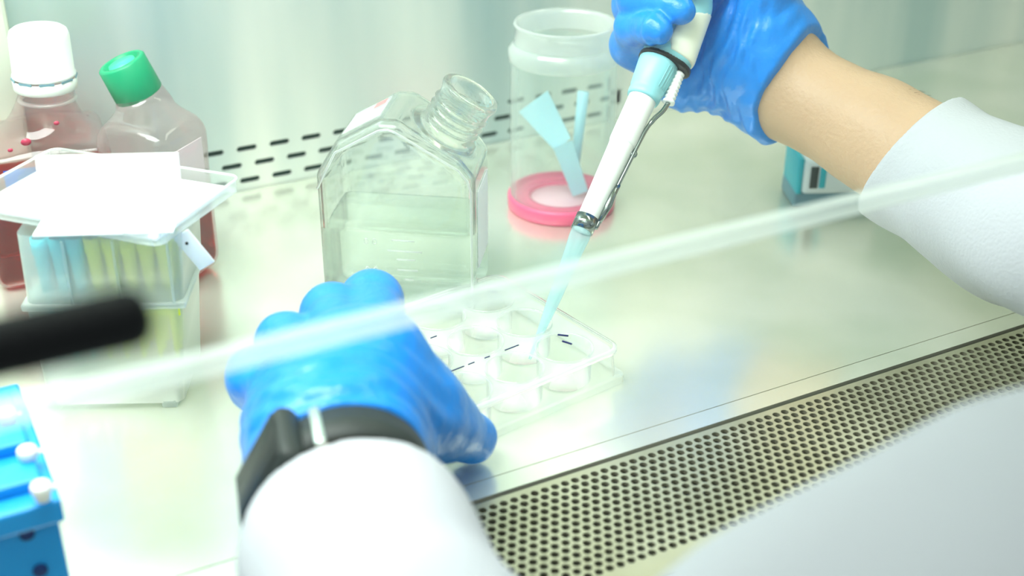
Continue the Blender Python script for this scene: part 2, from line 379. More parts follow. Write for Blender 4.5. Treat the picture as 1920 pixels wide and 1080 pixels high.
# handle
hy = .185; d1 = ray(292, 598); P1 = CP+d1*(hy/d1[1])
d0 = ray(140, 620); Pz = (CP+d0*(hy/d0[1]))[2]
hd = obj('handle', box(-.12, P1[0]-.0005, hy-.005, hy+.005, Pz-.0046, Pz+.0046, bev=.0038, seg=4), M['blackm'], sh); tag(hd, 'black handle')
sub('bracket', join(box(-.03, -.024, hy+.004, YSH-.001, Pz-.002, Pz+.002), box(-.10, -.094, hy+.004, YSH-.001, Pz-.002, Pz+.002)), M['blackm'], hd, False)

# ================================================================== WELL PLATE
pa = math.radians(9.5); PL = np.array([.2505, .3662, 0.0])
ex = np.array([math.cos(pa), math.sin(pa), 0]); ey = np.array([-math.sin(pa), math.cos(pa), 0])
pc = PL-ex*.0639+ey*.0427
Tp = rotz(pc, pa)
pl = thing('well_plate', pc, 'clear plastic twelve-well culture plate held by the gloved hand under the pipette tip', 'well plate')
H = .0145; hx, hyy = .0608, .0395
me = perforated(4, 3, .0252, .026, circ(.0112, 44, .0252, .026), Tp @ Matrix.Translation((0, 0, H)), 0, .0, -.0316, -.026)
pb = bmesh.new(); pb.from_mesh(me)
def ringloop(b, loops):
    rr = [[b.verts.new(p) for p in l] for l in loops]
    for a, c in zip(rr, rr[1:]):
        for k in range(len(a)): b.faces.new((a[k], a[(k+1) % len(a)], c[(k+1) % len(a)], c[k]))
def rrect(x, y, r, z, n=5, cut=None):
    out = []
    for cx, cy_, a0 in ((x-r, y-r, 0), (-x+r, y-r, 90), (-x+r, -y+r, 180), (x-r, -y+r, 270)):
        for k in range(n+1): a = math.radians(a0+90*k/n); out.append(tuple(Tp @ Vector((cx+r*math.cos(a), cy_+r*math.sin(a), z))))
    return out
ringloop(pb, [[tuple(Tp @ Vector((x_, y_, H))) for x_, y_ in [(.0566, .039)]*6+[(-.0442, .039)]*6+[(-.0442, -.039)]*6+[(.0566, -.039)]*6], rrect(hx-.001, hyy, .006, H), rrect(hx, hyy+.001, .006, H-.001), rrect(hx+.0006, hyy+.0016, .006, .0035), rrect(.0637, .0425, .004, .0032), rrect(.0639, .0427, .004, .0002)])
body = obj('plate_body', pb, M['plate'], pl, False)
rimb = bmesh.new()
ringloop(rimb, [rrect(hx-.0002, hyy+.0008, .006, H+.0018), rrect(hx+.0009, hyy+.0019, .006, H+.0016), rrect(hx+.0009, hyy+.0019, .006, H-.0004), rrect(hx-.0002, hyy+.0008, .006, H+.0018)])
obj('plate_rim', rimb, M['rim'], pl)
wp = None
for i in range(4):
    for j in range(3):
        c = Tp @ Vector((-.0316+.0252*i, -.026+.026*j, 0))
        if wp is None:
            wb = lathe([(0, .0008), (.0106, .0008), (.0110, .0014), (.0112, H+.0006), (.0118, H+.0010), (.0118, H), (.0113, H)], None, 44)
            wp = obj('well', wb, M['plate'], None); wp.location = c; first = wp; wp.parent = pl; wp.matrix_parent_inverse = Matrix.Translation(pl.location).inverted()
        else:
            o = first.copy(); COL.objects.link(o); o.location = c
db = None
for j, segs in ((.013, [(-.046, -.036), (-.030, -.024), (-.021, -.0135), (-.0125, -.009), (-.005, -.001), (.006, .009)]), (-.013, [(-.046, -.038), (-.006, .004), (.006, .009), (.014, .0165), (.024, .031), (-.03, -.024)])):
    db = None
    for s0, s1 in segs:
        q = box(s0, s1, j-.00018, j+.00018, H+.0002, H+.0005, Tp); db = q if db is None else join(db, q)
    obj('grid_line', db, M['line'], pl, False)
mk = None
for (x, y, a) in ((.050, -.018, -50), (.0475, -.0235, -70), (.050, .030, -60)):
    q = box(-.0022, .0022, -.0003, .0003, H+.0002, H+.0007, Tp @ Matrix.Translation((x, y, 0)) @ Matrix.Rotation(math.radians(a), 4, 'Z')); obj('corner_mark', q, M['line'], pl, False)

# ================================================================== CLEAR BOTTLE WITH WATER
ba = math.radians(-36); bp = G(745, 596); bp = bp-np.array([-math.sin(ba), math.cos(ba), 0])*.0
Tb = rotz(bp, ba); Ib = inv(Tb)
PG = np.array([(-.0335, 0), (.0345, 0), (.0345, .066), (.0300, .0715), (.0010, .0890), (-.0040, .0890), (-.0245, .0780), (-.0335, .0640)])
def poly2(Q, PGN):
    d = np.full(len(Q), 1e9); ins = np.zeros(len(Q), bool); n = len(PGN)
    for i in range(n):
        a, b = PGN[i], PGN[(i+1) % n]; e = b-a; w_ = Q-a; t = np.clip((w_@e)/(e@e), 0, 1); d = np.minimum(d, np.linalg.norm(w_-t[:, None]*e, axis=1))
        c = ((a[1] <= Q[:, 1]) != (b[1] <= Q[:, 1])); xx = a[0]+(Q[:, 1]-a[1])*e[0]/(e[1] if abs(e[1]) > 1e-12 else 1e-12); ins ^= c & (Q[:, 0] < xx)
    return np.where(ins, -d, d)
nk0 = np.array([.0178, .0225, .0768]); nkd = np.array([.52, 0, .854]); nkd /= np.linalg.norm(nkd)
def bottle_body(Q, r=.006):
    rr = r; sc = np.array([.0005, .03]); cpt = PG.mean(0)
    PS = PG+(cpt-PG)*np.array([rr/.034, rr/.044])
    d2 = poly2(Q[:, [0, 2]], PS); w2 = np.abs(Q[:, 1]-.0225)-.0225+rr
    q = np.stack([d2, w2], 1); return np.linalg.norm(np.maximum(q, 0), axis=1)+np.minimum(q.max(axis=1), 0)-rr
def neck_t(Q): t = (Q-nk0)@nkd; rad = np.linalg.norm(Q-nk0-t[:, None]*nkd, axis=1); return t, rad
def bottle_out(Q):
    t, rad = neck_t(Q); d = bottle_body(Q)
    thread = .0009*np.clip(np.cos((t-.009)/.0036*2*math.pi), 0, 1)*((t > .006) & (t < .019))
    lip = .0012*np.exp(-((t-.0235)/.0022)**2)+.0016*np.exp(-((t-.0045)/.0012)**2)
    nr = .0118+thread+lip; nd = smax(rad-nr, np.abs(t-.008)-.017, .001)
    d = smin(d, nd, .005)
    return d
def bottle_in(Q):
    t, rad = neck_t(Q); d = bottle_body(Q)+.0018; nd = np.maximum(rad-.0100, np.abs(t-.012)-.018); return smin(d, nd, .003)
def bottle_shell(P):
    Q = Ib(P); return smax(bottle_out(Q), -bottle_in(Q), .0006)
cn = [np.array(Tb @ Vector(v)) for v in ((-.036, -.001, -.001), (.036, -.001, 0), (-.036, .046, 0), (.036, .046, .09), (.036, .036, .105), (.02, .01, .11))]
cb = thing('clear_bottle', bp, 'open clear square bottle with slanted threaded neck and water inside', 'bottle')
obj('bottle_shell', auto_iso(bottle_shell, cn, .004, .00075), M['glass'], cb)
lvl = .041
def waterf(P):
    Q = Ib(P); return smax(bottle_body(Q)+.00165, Q[:, 2]-lvl, .0008)
tag(obj('water', auto_iso(waterf, cn[:4], .004, .0011), M['water'], cb), 'clear water')
obj('edge_highlight', tube([tuple(Tb @ Vector((u, -.0002+abs(0), z))) for u, z in ((-.0320, .0600), (-.0235, .0765), (-.0045, .0872), (-.0010, .0880), (.0025, .0868), (.0285, .0715), (.0322, .0670), (.0336, .0620), (.0337, .0080), (.0310, .0035))], .00055, 8), M['rim'], cb)  # milky tube added to draw the bright highlight along the front edge
# white label band on the back face, lilac-pink label on the side, moulded level marks
b = join(box(.0347, .0350, .010, .036, .022, .058, Tb), box(-.030, -.012, .010, .036, -.0001, .0001, Tb @ Matrix.Translation((0, 0, .0823)) @ Matrix.Rotation(math.radians(-30), 4, 'Y')) if False else box(.0347, .0351, .020, .026, .052, .055, Tb))
tag(obj('side_label', b, M['label'], cb, False), 'pale label on the narrow side')
mb = None
for k, (z, l) in enumerate(((.038, .010), (.033, .016), (.029, .010), (.024, .012), (.0195, .008))):
    q = tube([tuple(Tb @ Vector((.004-l/2+.001*k, -.0003, z))), tuple(Tb @ Vector((.004+l/2, -.0003, z)))], .0004, 6); mb = q if mb is None else join(mb, q)
for k, z in enumerate((.037, .0235)):       # raised digits
    for m_ in range(2):
        q = lathe([(.0011, -.0002), (.0015, .0002), (.0011, .0004)], Tb @ Matrix.Translation((-.012+m_*.0036, -.0004, z)) @ Matrix.Rotation(math.pi/2, 4, 'X') @ Matrix.Scale(.7, 4, (1, 0, 0)), 14); mb = join(mb, q)
tag(obj('level_mark', mb, M['rim'], cb), 'raised level marks')
# white patch on left roof slope
def slope_quad(y0, y1, s0, s1, off):
    a, bb = np.array([-.0230, .0790]), np.array([-.0050, .0888]); dn = np.array([-(bb-a)[1], (bb-a)[0]]); dn = dn/np.linalg.norm(dn)*off
    p = lambda s, y: Tb @ Vector((*(a+(bb-a)*s+dn)[:1], y, (a+(bb-a)*s+dn)[1]))
    return mesh([p(s0, y0), p(s1, y0), p(s1, y1), p(s0, y1)], [(0, 1, 2, 3)])
tag(obj('shoulder_patch', slope_quad(.012, .038, .0, .95, .0008), M['label'], cb, False), 'white patch on the sloping shoulder')
tag(obj('shoulder_print', slope_quad(.030, .037, .55, .85, .0012), M['pinklabel'], cb, False), 'pink print')

# ================================================================== BOTTLES WITH RED MEDIUM
def square_bottle(name, c, ang, hw, hd_, hs, neck0, neckd, nr, nlen, level, label, capfn, rr=.006, taper=.018):
    T = rotz((c[0], c[1], 0), ang); I = inv(T); root = thing(name, (c[0], c[1], 0), label, 'bottle')
    n0 = np.array(neck0); nd_ = np.array(neckd, float); nd_ /= np.linalg.norm(nd_)
    def outf(Q):
        zc = hs/2; bx = rbox(Q-np.array([0, 0, zc]), (hw, hd_, hs/2), rr)
        t = (Q-n0)@nd_; rad = np.linalg.norm(Q-n0-t[:, None]*nd_, axis=1)
        cone = rc(Q, (n0[0]*.3, n0[1]*.3, hs-.012), n0, min(hw, hd_)*.86, nr*1.05)
        d = smin(bx, cone, .012); nk = smax(rad-nr, np.abs(t-nlen/2)-nlen/2, .001); return smin(d, nk, .004)
    def f(P): return outf(I(P))
    R_ = max(hw, hd_)*1.5
    lo = (c[0]-R_, c[1]-R_, -.003); hi = (c[0]+R_, c[1]+R_, hs+.05)
    obj('bottle_shell', isosurface(f, lo, hi, .0013), M['pinkplastic'], root)
    def lf(P): Q = I(P); return smax(outf(Q)+.0013, Q[:, 2]-level, .0008)
    tag(obj('medium', isosurface(lf, lo, (hi[0], hi[1], level+.006), .0013), M['red'], root), 'red liquid medium')
    capfn(root, T, n0, nd_); return root, T
def white_cap(root, T, n0, nd_):
    F_ = frame(n0+nd_*.003, nd_); TT = T @ F_
    cb_ = lathe([(0, .0275), (.0105, .0275), (.0122, .0263), (.0130, .0238), (.0133, .0075), (.0138, .0068), (.0138, .0058), (.0133, .0056)], TT, 64)
    cp = tag(obj('cap', cb_, M['white'], root), 'white screw cap')
    sub('tamper_ring', lathe([(.0135, .0048), (.0139, .0046), (.0137, .0002), (.0128, -.0006), (.0120, -.0002)], TT, 64), M['white'], cp)
    sb = None
    for k in range(9):
        a = 2*math.pi*k/9; q = box(-.0032, .0032, -.0002, .0002, -.0004, .0004, TT @ Matrix.Rotation(a, 4, 'Z') @ Matrix.Translation((0, -.01375, .0052))); sb = q if sb is None else join(sb, q)
    sub('slit', sb, M['devgrey'], cp, False)
    obj('neck_ring', lathe([(.0112, -.004), (.0128, -.0046), (.0128, -.0054), (.0112, -.0060)], TT, 48), M['rim'], root)
wbt, WT = square_bottle('media_bottle', (.0700, .586), math.radians(-6), .0290, .0270, .065, (.0065, 0, .0825), (.03, 0, 1), .0108, .018, .043,
              'square bottle of red medium with tall white screw cap, beside the green-capped one', white_cap)
b = box(-.0175, -.004, -.02745, -.0272, .0455, .059, WT); tag(obj('label', b, M['bluelabel'], wbt, False), 'blue label')
sb = None
for (x, z, s) in ((-.006, .0688, .0016), (-.013, .0665, .0008), (.008, .0745, .0009), (.012, .058, .0008), (-.002, .058, .0007)):
    q = lathe([(0, .0004), (s, .0002), (s, -.0004)], WT @ Matrix.Translation((x, -.0262-(0 if z < .066 else -.003-(z-.066)*.6), z)) @ Matrix.Rotation(math.pi/2, 4, 'X') @ Matrix.Scale(1.4, 4, (1, 0, 0)), 12); sb = q if sb is None else join(sb, q)
tag(obj('drop', sb, M['stain'], wbt), 'dried red drops')
ng = -RT*.36-FW*.12; ng = np.array([ng[0], ng[1], 1.0]); ga = math.radians(40)
Rg = np.array(Matrix.Rotation(-ga, 3, 'Z')); ngl = Rg@ng
def green_cap(root, T, n0, nd_):
    TT = T @ frame(n0+nd_*.0032, nd_)
    cb_ = lathe([(.0064, .0176), (.0070, .0174), (.0080, .0176), (.0083, .0200), (.0100, .0200), (.0108, .0192), (.0110, .0036), (.0106, .0030)], TT, 64)
    cp = tag(obj('cap', cb_, M['green'], root), 'green screw cap'); sub('cap_disc', lathe([(0, .0196), (.0060, .0196), (.0065, .0176)], TT, 48), M['greendisc'], cp)
gb, GT = square_bottle('media_bottle', (.1125, .5475), ga, .0192, .0192, .077, tuple(Rg@np.array([.0020, .0132, 0])+np.array([0, 0, .0780])), ngl, .0102, .016, .042,
              'smaller bottle of red medium with tilted green screw cap and frosted label', green_cap, .009)
b = box(-.012, .013, -.0169, -.0166, .044, .066, GT); tag(obj('label', b, M['label'], gb, False), 'white label')

# ================================================================== JAR WITH SCRAPERS
jc = np.array([.3145, .5300, 0]); JT = rotz(jc, 0)
jr = thing('plastic_jar', jc, 'clear cylindrical plastic jar with pink base and two pale blue tools inside', 'jar')
wall_t = .0012
obj('jar_body', lathe([(.0268, .0062), (.0268, .077), (.0272, .079), (.0274, .084), (.0262, .0865), (.0248, .088)], JT, 80), M['jar'], jr)
obj('jar_neck', join(lathe([(.0272, .079), (.0280, .0800), (.0280, .0850), (.0262, .0868), (.0256, .0880)], JT, 80), lathe([(.0250, .0880), (.0246, .0960), (.0252, .0966), (.0256, .0974), (.0250, .0982), (.0238, .0980), (.0234, .0950), (.0234, .0880)], JT, 80)), M['rim'], jr)
obj('jar_base', lathe([(0, .0002), (.0270, .0002), (.0279, .0012), (.0281, .0060), (.0276, .0078), (.0262, .0078), (.0258, .0060), (.0190, .0052), (.0185, .0060), (.0165, .0062), (.0160, .0045)], JT, 80), M['pink'], jr)
obj('base_disc', lathe([(0, .0048), (.0160, .0048), (.0161, .004)], JT, 48), M['pinkf'], jr)
def flat_bar(p, q, w0, w1, th, nrm):
    p, q, nrm = Vector(p), Vector(q), Vector(nrm).normalized(); t = (q-p).normalized(); s = t.cross(nrm).normalized(); b = bmesh.new(); vs = []
    for c, ww in ((p, w0), (q, w1)):
        for a, e in ((-1, -1), (1, -1), (1, 1), (-1, 1)): vs.append(b.verts.new(c+s*ww/2*a+nrm*th/2*e))
    b.faces.new(vs[3::-1]); b.faces.new(vs[4:])
    for k in range(4): b.faces.new((vs[k], vs[(k+1) % 4], vs[4+(k+1) % 4], vs[4+k]))
    bmesh.ops.recalc_face_normals(b, faces=b.faces[:]); return b
jn = -FW.copy(); jn[2] = 0
J = lambda x, y, f: tuple(D(x, y, f))
bl = flat_bar(jc+np.array([.008, -.006, .0075]), np.array(D(1055, 270, .655)), .0085, .0105, .0016, jn)
bl2 = flat_bar(np.array(D(1055, 270, .655)), np.array(D(1000, 190, .655)), .0105, .0185, .0012, jn)
tag(obj('cell_scraper', join(bl, bl2), M['paleblue'], smooth=False), 'wide pale blue scraper leaning to the left inside the clear jar', 'scraper')
tag(obj('stirring_rod', tube([jc+np.array([.0098, .0048, .0075]), D(1094, 172, .66)], [.0022, .0030], 14), M['paleblue'], smooth=True), 'thin pale blue rod standing upright inside the clear jar', 'rod')

# ================================================================== TIP BOX, TRAY, CARD
ta = math.radians(-25.85); to = G(85, 770); TT_ = rotz(to, ta)
tb = thing('tip_box', to, 'frosted box with blue and yellow pipette tips seen through its side', 'tip box')
def tbox(u0b, u1b, u0t, u1t, z0, z1, d0, d1, mat, name, parent, openTop=True, n=5, r=.004):
    b = bmesh.new(); L2 = []
    for (a0, a1, z) in ((u0b, u1b, z0), (u0t, u1t, z1)):
        lp = []
        for cx, cy_, s in ((a1-r, d1-r, 0), (a0+r, d1-r, 90), (a0+r, d0+r, 180), (a1-r, d0+r, 270)):
            for k in range(n+1): a = math.radians(s+90*k/n); lp.append(b.verts.new(TT_ @ Vector((cx+r*math.cos(a), cy_+r*math.sin(a), z))))
        L2.append(lp)
    for k in range(len(L2[0])): b.faces.new((L2[0][k], L2[0][(k+1) % len(L2[0])], L2[1][(k+1) % len(L2[0])], L2[1][k]))
    b.faces.new(L2[0][::-1])
    return obj(name, b, mat, parent)
tbox(.001, .0535, -.0005, .0575, .0025, .046, 0, .042, M['frost'], 'lower_case', tb)
up = tbox(.0005, .0585, .0015, .0605, .046, .0755, -.0008, .043, M['frost'], 'upper_case', tb)
obj('seam_band', join(box(-.0012, .0597, -.0016, .0438, .0445, .0475, TT_, bev=.001)), M['frost'], tb)
for (u, v) in ((.0035, .003), (.048, .003), (.0035, .036), (.048, .036)):
    obj('foot', box(u-.003, u+.003, v-.003, v+.003, 0, .004, TT_, bev=.0008), M['frost'], tb)
obj('rib', join(*[box(u-.0004, u+.0004, -.0015, -.0008, .047, .073, TT_) for u in (.018, .036, .0555)]), M['frost'], tb, False)
hg = obj('latch', box(-.0035, .0035, -.0006, .0006, -.008, .008, TT_ @ Matrix.Translation((.0640, .004, .0665)) @ Matrix.Rotation(math.radians(-32), 4, 'Y'), bev=.0005), M['white'], tb); tag(hg, 'small white tab with a pin hole')
sub('pin_hole', lathe([(0, .0001), (.0006, .0001), (.0006, -.0002)], TT_ @ Matrix.Translation((.0618, .0032, .0695)) @ Matrix.Rotation(math.pi/2, 4, 'X'), 12), M['black'], hg)
obj('tip_tray', join(box(.003, .056, .002, .040, .0486, .0496, TT_)), M['frost'], tb, False)
def tipm(z0, z1, r0, r1): return lathe([(0, z0), (r0, z0), (r1, z1-.006), (r1*1.15, z1-.006), (r1*1.15, z1), (r1*.9, z1)], None, 14)
pr1 = None
cols = [.0075+.0064*k for k in range(8)]
for k, u in enumerate(cols):
    for j in range(3):
        teal = (k < 3); v = .006+.0065*j; mt = 'tealtip' if teal else 'yelltip'
        key = 'tip_'+mt
        p = TT_ @ Vector((u, v, 0))
        if key not in M:
            o = obj('pipette_tip', tipm(.020, .0715, .0008, .0028), M[mt], None); M[key] = o
        else: o = M[key].copy(); COL.objects.link(o)
        o['label'] = 'teal tip' if teal else 'yellow tip'
        o.location = p; o.parent = tb; o.matrix_parent_inverse = Matrix.Translation(tb.location).inverted()
tag(obj('yellow_insert', box(.033, .0565, .0012, .0035, .0405, .0445, TT_), M['yelltip'], tb, False), 'yellow strip')
# clear tray lying across box
A0, A1, A3 = G(300, 466, .0770), G(452, 356, .0770), G(300, 466, .0770)+np.array([-.0525, .0690, 0])
e1 = A1-A0; e1[2] = 0; l1 = np.linalg.norm(e1); e1 /= l1; e2 = np.array([-e1[1], e1[0], 0]); l2 = .086
TR = Matrix(((e1[0], e2[0], 0, A0[0]), (e1[1], e2[1], 0, A0[1]), (0, 0, 1, .0762), (0, 0, 0, 1)))
tr = thing('clear_tray', A0, 'shallow clear plastic tray lying askew across the frosted tip box', 'tray')
def tl(x0, x1, y0, y1, r, z, n=5):
    out = []
    for cx, cy_, s in ((x1-r, y1-r, 0), (x0+r, y1-r, 90), (x0+r, y0+r, 180), (x1-r, y0+r, 270)):
        for k in range(n+1): a = math.radians(s+90*k/n); out.append(tuple(TR @ Vector((cx+r*math.cos(a), cy_+r*math.sin(a), z))))
    return out
b = bmesh.new(); ringloop(b, [tl(.002, l1-.002, .002, l2-.002, .003, .0002), tl(0, l1, 0, l2, .004, .0012), tl(0, l1, 0, l2, .004, .0062)])
b.faces.new([b.verts.new(p) for p in tl(.002, l1-.002, .002, l2-.002, .003, .0002)])
obj('tray_body', b, M['lid'], tr, False)
obj('tray_rim', tube(tl(-.0002, l1+.0002, -.0002, l2+.0002, .0042, .0064)+[tl(-.0002, l1+.0002, -.0002, l2+.0002, .0042, .0064)[0]], .00055, 8), M['rim'], tr)
# white absorbent pad in the tray, white card standing on it
tag(obj('paper_pad', box(.0035, l1-.0035, .0035, l2-.004, .0012, .0034, TR, bev=.0006), M['paper']), 'white absorbent pad lying in the clear tray', 'pad')
c0 = G(80, 405, .0800); c1 = G(345, 398, .0800); 
ca = math.atan2(c1[1]-c0[1], c1[0]-c0[0]); cl = np.linalg.norm((c1-c0)[:2])
CT = Matrix.Translation(Vector((c0[0], c0[1], .0798))) @ Matrix.Rotation(ca, 4, 'Z') @ Matrix.Rotation(math.radians(-8), 4, 'X')
cdt = thing('white_card', c0, 'white folded card standing on the pad in front of the red bottles', 'card')
obj('card_panel', box(0, cl, 0, .0008, 0, .0225, CT), M['paper'], cdt, False)
obj('card_fold', box(.001, cl-.001, -.018, 0, .0002, .0008, CT @ Matrix.Rotation(math.radians(8), 4, 'X')), M['paper'], cdt, False)
tag(obj('printed_patch', box(cl*.42, cl*.78, -.0002, 0, .002, .012, CT), M['lilac'], cdt, False), 'faint lilac print')

# ================================================================== SMALL DEVICE
do = G(1487, 392); DT = rotz(do, math.radians(-25))
dv = thing('bench_timer', do, 'small white device with dark screen and teal side behind the forearm', 'timer')
obj('timer_body', box(.003, .045, -.001, .028, .008, .0275, DT, bev=.003, seg=3), M['devwhite'], dv)
obj('timer_base', box(0, .044, .001, .027, 0, .009, DT, bev=.0015), M['devgrey'], dv)
obj('side_panel', box(.0005, .0035, 0, .027, .008, .0280, DT, bev=.001), M['teal'], dv)
obj('screen', box(.0068, .0110, -.0016, 0, .0120, .0240, DT, bev=.0004), M['screen'], dv)
obj('strip', box(.0118, .0150, -.0016, 0, .0120, .0235, DT, bev=.0004), M['teal'], dv)

# ================================================================== BLUE TUBE RACK
rk = thing('tube_rack', (-.02, .36, 0), 'bright blue plastic tube rack at the near left of the worktop', 'tube rack')
RX = .0262; yf, yb2, RZ = .335, .405, .047
rb = box(-.10, RX, yf, yb2, 0, RZ-.012, bev=.001); obj('rack_body', rb, M['rack'], rk, False)
pd = obj('rack_deck', box(-.10, RX+.0015, yf-.004, yb2, RZ-.012, RZ-.004, bev=.001), M['rack'], rk, False)
obj('rack_step', join(*[box(-.10, RX-.002, yf+.004+k*.022, yf+.016+k*.022, RZ-.004, RZ, bev=.001) for k in range(3)]), M['rack'], rk, False)
for (px_, py_) in ((50, 1000), (75, 1068)):
    d = ray(px_, py_); p = CP+d*((yf)/d[1])
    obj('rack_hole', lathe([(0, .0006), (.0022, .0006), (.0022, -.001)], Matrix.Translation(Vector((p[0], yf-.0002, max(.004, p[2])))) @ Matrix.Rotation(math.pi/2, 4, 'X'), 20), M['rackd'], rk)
hb = None
for k in range(3):
    for i in range(6):
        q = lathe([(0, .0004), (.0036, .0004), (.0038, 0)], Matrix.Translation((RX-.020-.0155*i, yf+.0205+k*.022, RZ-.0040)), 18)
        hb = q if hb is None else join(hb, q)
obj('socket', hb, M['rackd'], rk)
tube0 = None
for n_, (px_, py_, lb) in enumerate(((78, 920, 'white microtube cap nearest the front edge of the blue rack'), (52, 853, 'middle white microtube cap on the blue rack'), (14, 783, 'white microtube cap farthest back on the blue rack'))):
    p = G(px_, py_, RZ+.001)
    b = join(lathe([(0, .0025), (.0026, .0025), (.0030, .0018), (.0030, -.0004), (.0024, -.0010), (.0022, -.0030), (0, -.0036)], None, 20), box(.0026, .0045, -.0008, .0008, -.0002, .0006))
    if tube0 is None: o = tube0 = obj('microtube', b, M['white'])
    else: b.free(); o = tube0.copy(); COL.objects.link(o)
    o.location = p; tag(o, lb, 'microtube', 'white microtubes in the blue rack')

# ================================================================== PIPETTE
PA, PB = D(1092, 430, .527), D(1243, 103, .549)
PT = G(992, 676, .0045); ax_ = PB-PA; LAB = np.linalg.norm(ax_); axn = ax_/LAB
side = RT-axn*(RT@axn); side /= np.linalg.norm(side)     # towards image right
back = np.cross(axn, side)
FP = frame(PA, axn, side)
pp = thing('pipette', PA, 'handheld micropipette with white shaft, pale blue collar and metal ejector arm', 'pipette')
k_ = LAB/358.0        # metres per photo pixel along the shaft
pr = lambda L: [(r*k_, z*k_) for r, z in L]
obj('lower_shaft', lathe(pr([(0, -2), (16, -2), (17.5, 0), (18.5, 60), (21.5, 160), (22.5, 172), (20, 175)]), FP, 48), M['pwhite'], pp)
obj('upper_shaft', lathe(pr([(21, 170), (23.5, 172), (24, 176), (24.5, 230), (25, 265), (25, 285), (22, 287)]), FP, 48), M['pwhite'], pp)
cr = [(24, 264), (28.5, 264), (29.5, 268), (30, 276), (28.5, 279), (31, 284), (36, 330), (36.5, 341), (33, 342)]
cb_ = lathe(pr(cr), FP, 72)
obj('collar', cb_, M['pipblue'], pp)
rb = None
for a in range(-55, 60, 11):
    T2 = FP @ Matrix.Rotation(math.radians(a), 4, 'Z')
    q = tube([tuple(T2 @ Vector((31.3*k_, 0, 287*k_))), tuple(T2 @ Vector((35.9*k_, 0, 330*k_)))], 1.1*k_, 6); rb = q if rb is None else join(rb, q)
obj('collar_rib', rb, M['pipgrip'], pp)
# handle body: cone plus ejector housing on the right side
P0 = PA+axn*344*k_; Hs = lambda s, a, b=0: P0+axn*s*k_+side*a*k_+back*b*k_
TOP = np.array(D(1358, -150, .563)) ; axb = TOP-P0; Lb = np.linalg.norm(axb); axb /= Lb
sgn = -1 if back@FW > 0 else 1              # +1: back points at the camera
def bodyf(P):
    t = (P-P0)@axn
    a = rc(P, Hs(20, 0), TOP, 37.5*k_, 35*k_)
    b = rc(P, Hs(22, 31), Hs(120, 22), 25*k_, 24*k_)
    d = smin(a, b, 26*k_); return smax(d, -(t-.0*k_), 2*k_)
obj('handle_body', auto_iso(bodyf, [P0, TOP, Hs(0, 60), Hs(0, -45)], .016, .0010), M['pipblue'], pp)
def creamf(P):
    d = bodyf(P)-.0004; t = (P-P0)@axn; s = (P-P0)@side
    return smax(smax(smax(d, -(t-12*k_), 2*k_), t-100*k_-(s-30*k_)*.9, 2*k_), -(s-2*k_-np.maximum(0, 30*k_-t)*.5), 2*k_)
tag(obj('cream_panel', auto_iso(creamf, [P0, Hs(120, 0), Hs(0, 66), Hs(0, -45)], .008, .0009), M['cream'], pp), 'cream coloured front panel')
def ringf(P):
    t = (P-P0)@axn; dd = smin(np.linalg.norm((P-P0)-np.outer(t, axn), axis=1)-39*k_, np.linalg.norm((P-P0-side*33*k_)-np.outer(t, axn), axis=1)-25*k_, 24*k_)
    return smax(dd, np.abs(t+1*k_)-4.5*k_, 1.5*k_)
tag(obj('seal_ring', auto_iso(ringf, [P0, Hs(0, 60), Hs(0, -45)], .008, .0007), M['black'], pp), 'black seal ring')
# ejector spring sleeve and wire
e0 = Hs(2, 39); e1_ = PA+axn*276*k_+side*44*k_
ed = (np.array(e1_)-np.array(e0)); el = np.linalg.norm(ed); FE = frame(e0, ed, side)
prf = [(0, -.001)]; nrb = 9
for k in range(nrb):
    z = el*k/nrb; prf += [(.0018, z), (.0025, z+el/nrb*.3), (.0025, z+el/nrb*.6), (.0018, z+el/nrb*.9)]
prf += [(.0027, el-.001), (.0027, el), (.0012, el), (0, el)]
obj('ejector_sleeve', lathe(prf, FE, 24), M['pwhite'], pp)
Q_ = lambda s, a, b=0: PA+axn*s*k_+side*a*k_+back*b*k_*sgn
wpts = catmull([Q_(277, 44), Q_(258, 41), Q_(238, 33), Q_(215, 28), Q_(190, 26.5), Q_(120, 24.5), Q_(60, 22.5), Q_(10, 20)], 8)
obj('ejector_arm', tube(wpts, [.00105]*20+[.0009]*(len(wpts)-20), 10), M['chrome'], pp)
obj('ejector_clip', join(lathe(pr([(17.5, -3), (19.6, -3), (20.4, 24), (18.4, 24)]), FP, 40), tube([Q_(24, 20.5), Q_(60, 22.6), Q_(78, 22), Q_(100, 25)], [.0012, .0019, .0016, .0009], 10), lathe([(.0007, -.0006), (.0016, -.0006), (.0016, .0006), (.0007, .0006), (.0007, -.0006)], frame(Q_(162, 26), back, side), 16)), M['chrome'], pp)
# tip
tv = PT-PA; tln = np.linalg.norm(tv); FT = frame(PA+tv/tln*(-.0005), tv, side)
obj('tip', lathe([(.0042, 0), (.0043, .004), (.0036, tln*.22), (.0027, tln*.55), (.0013, tln*.85), (.0006, tln), (0, tln)], FT, 28), M['tip'], pp)

# ================================================================== THE PERSON
per = thing('person', (.45, 0, -.3), 'person in a white lab coat and blue gloves pipetting into the well plate', 'person')
def wrink(P, s, amp, seed=0):
    r_ = np.random.RandomState(seed); o = 0
    for k in range(5):
        v = r_.normal(size=3); v /= np.linalg.norm(v); w_ = P@v*s*(1+.35*k)+r_.rand()*6; v2 = r_.normal(size=3); v2 /= np.linalg.norm(v2)
        o = o+np.sin(w_+1.4*np.sin(P@v2*s*.45+k))/5
    return o*amp
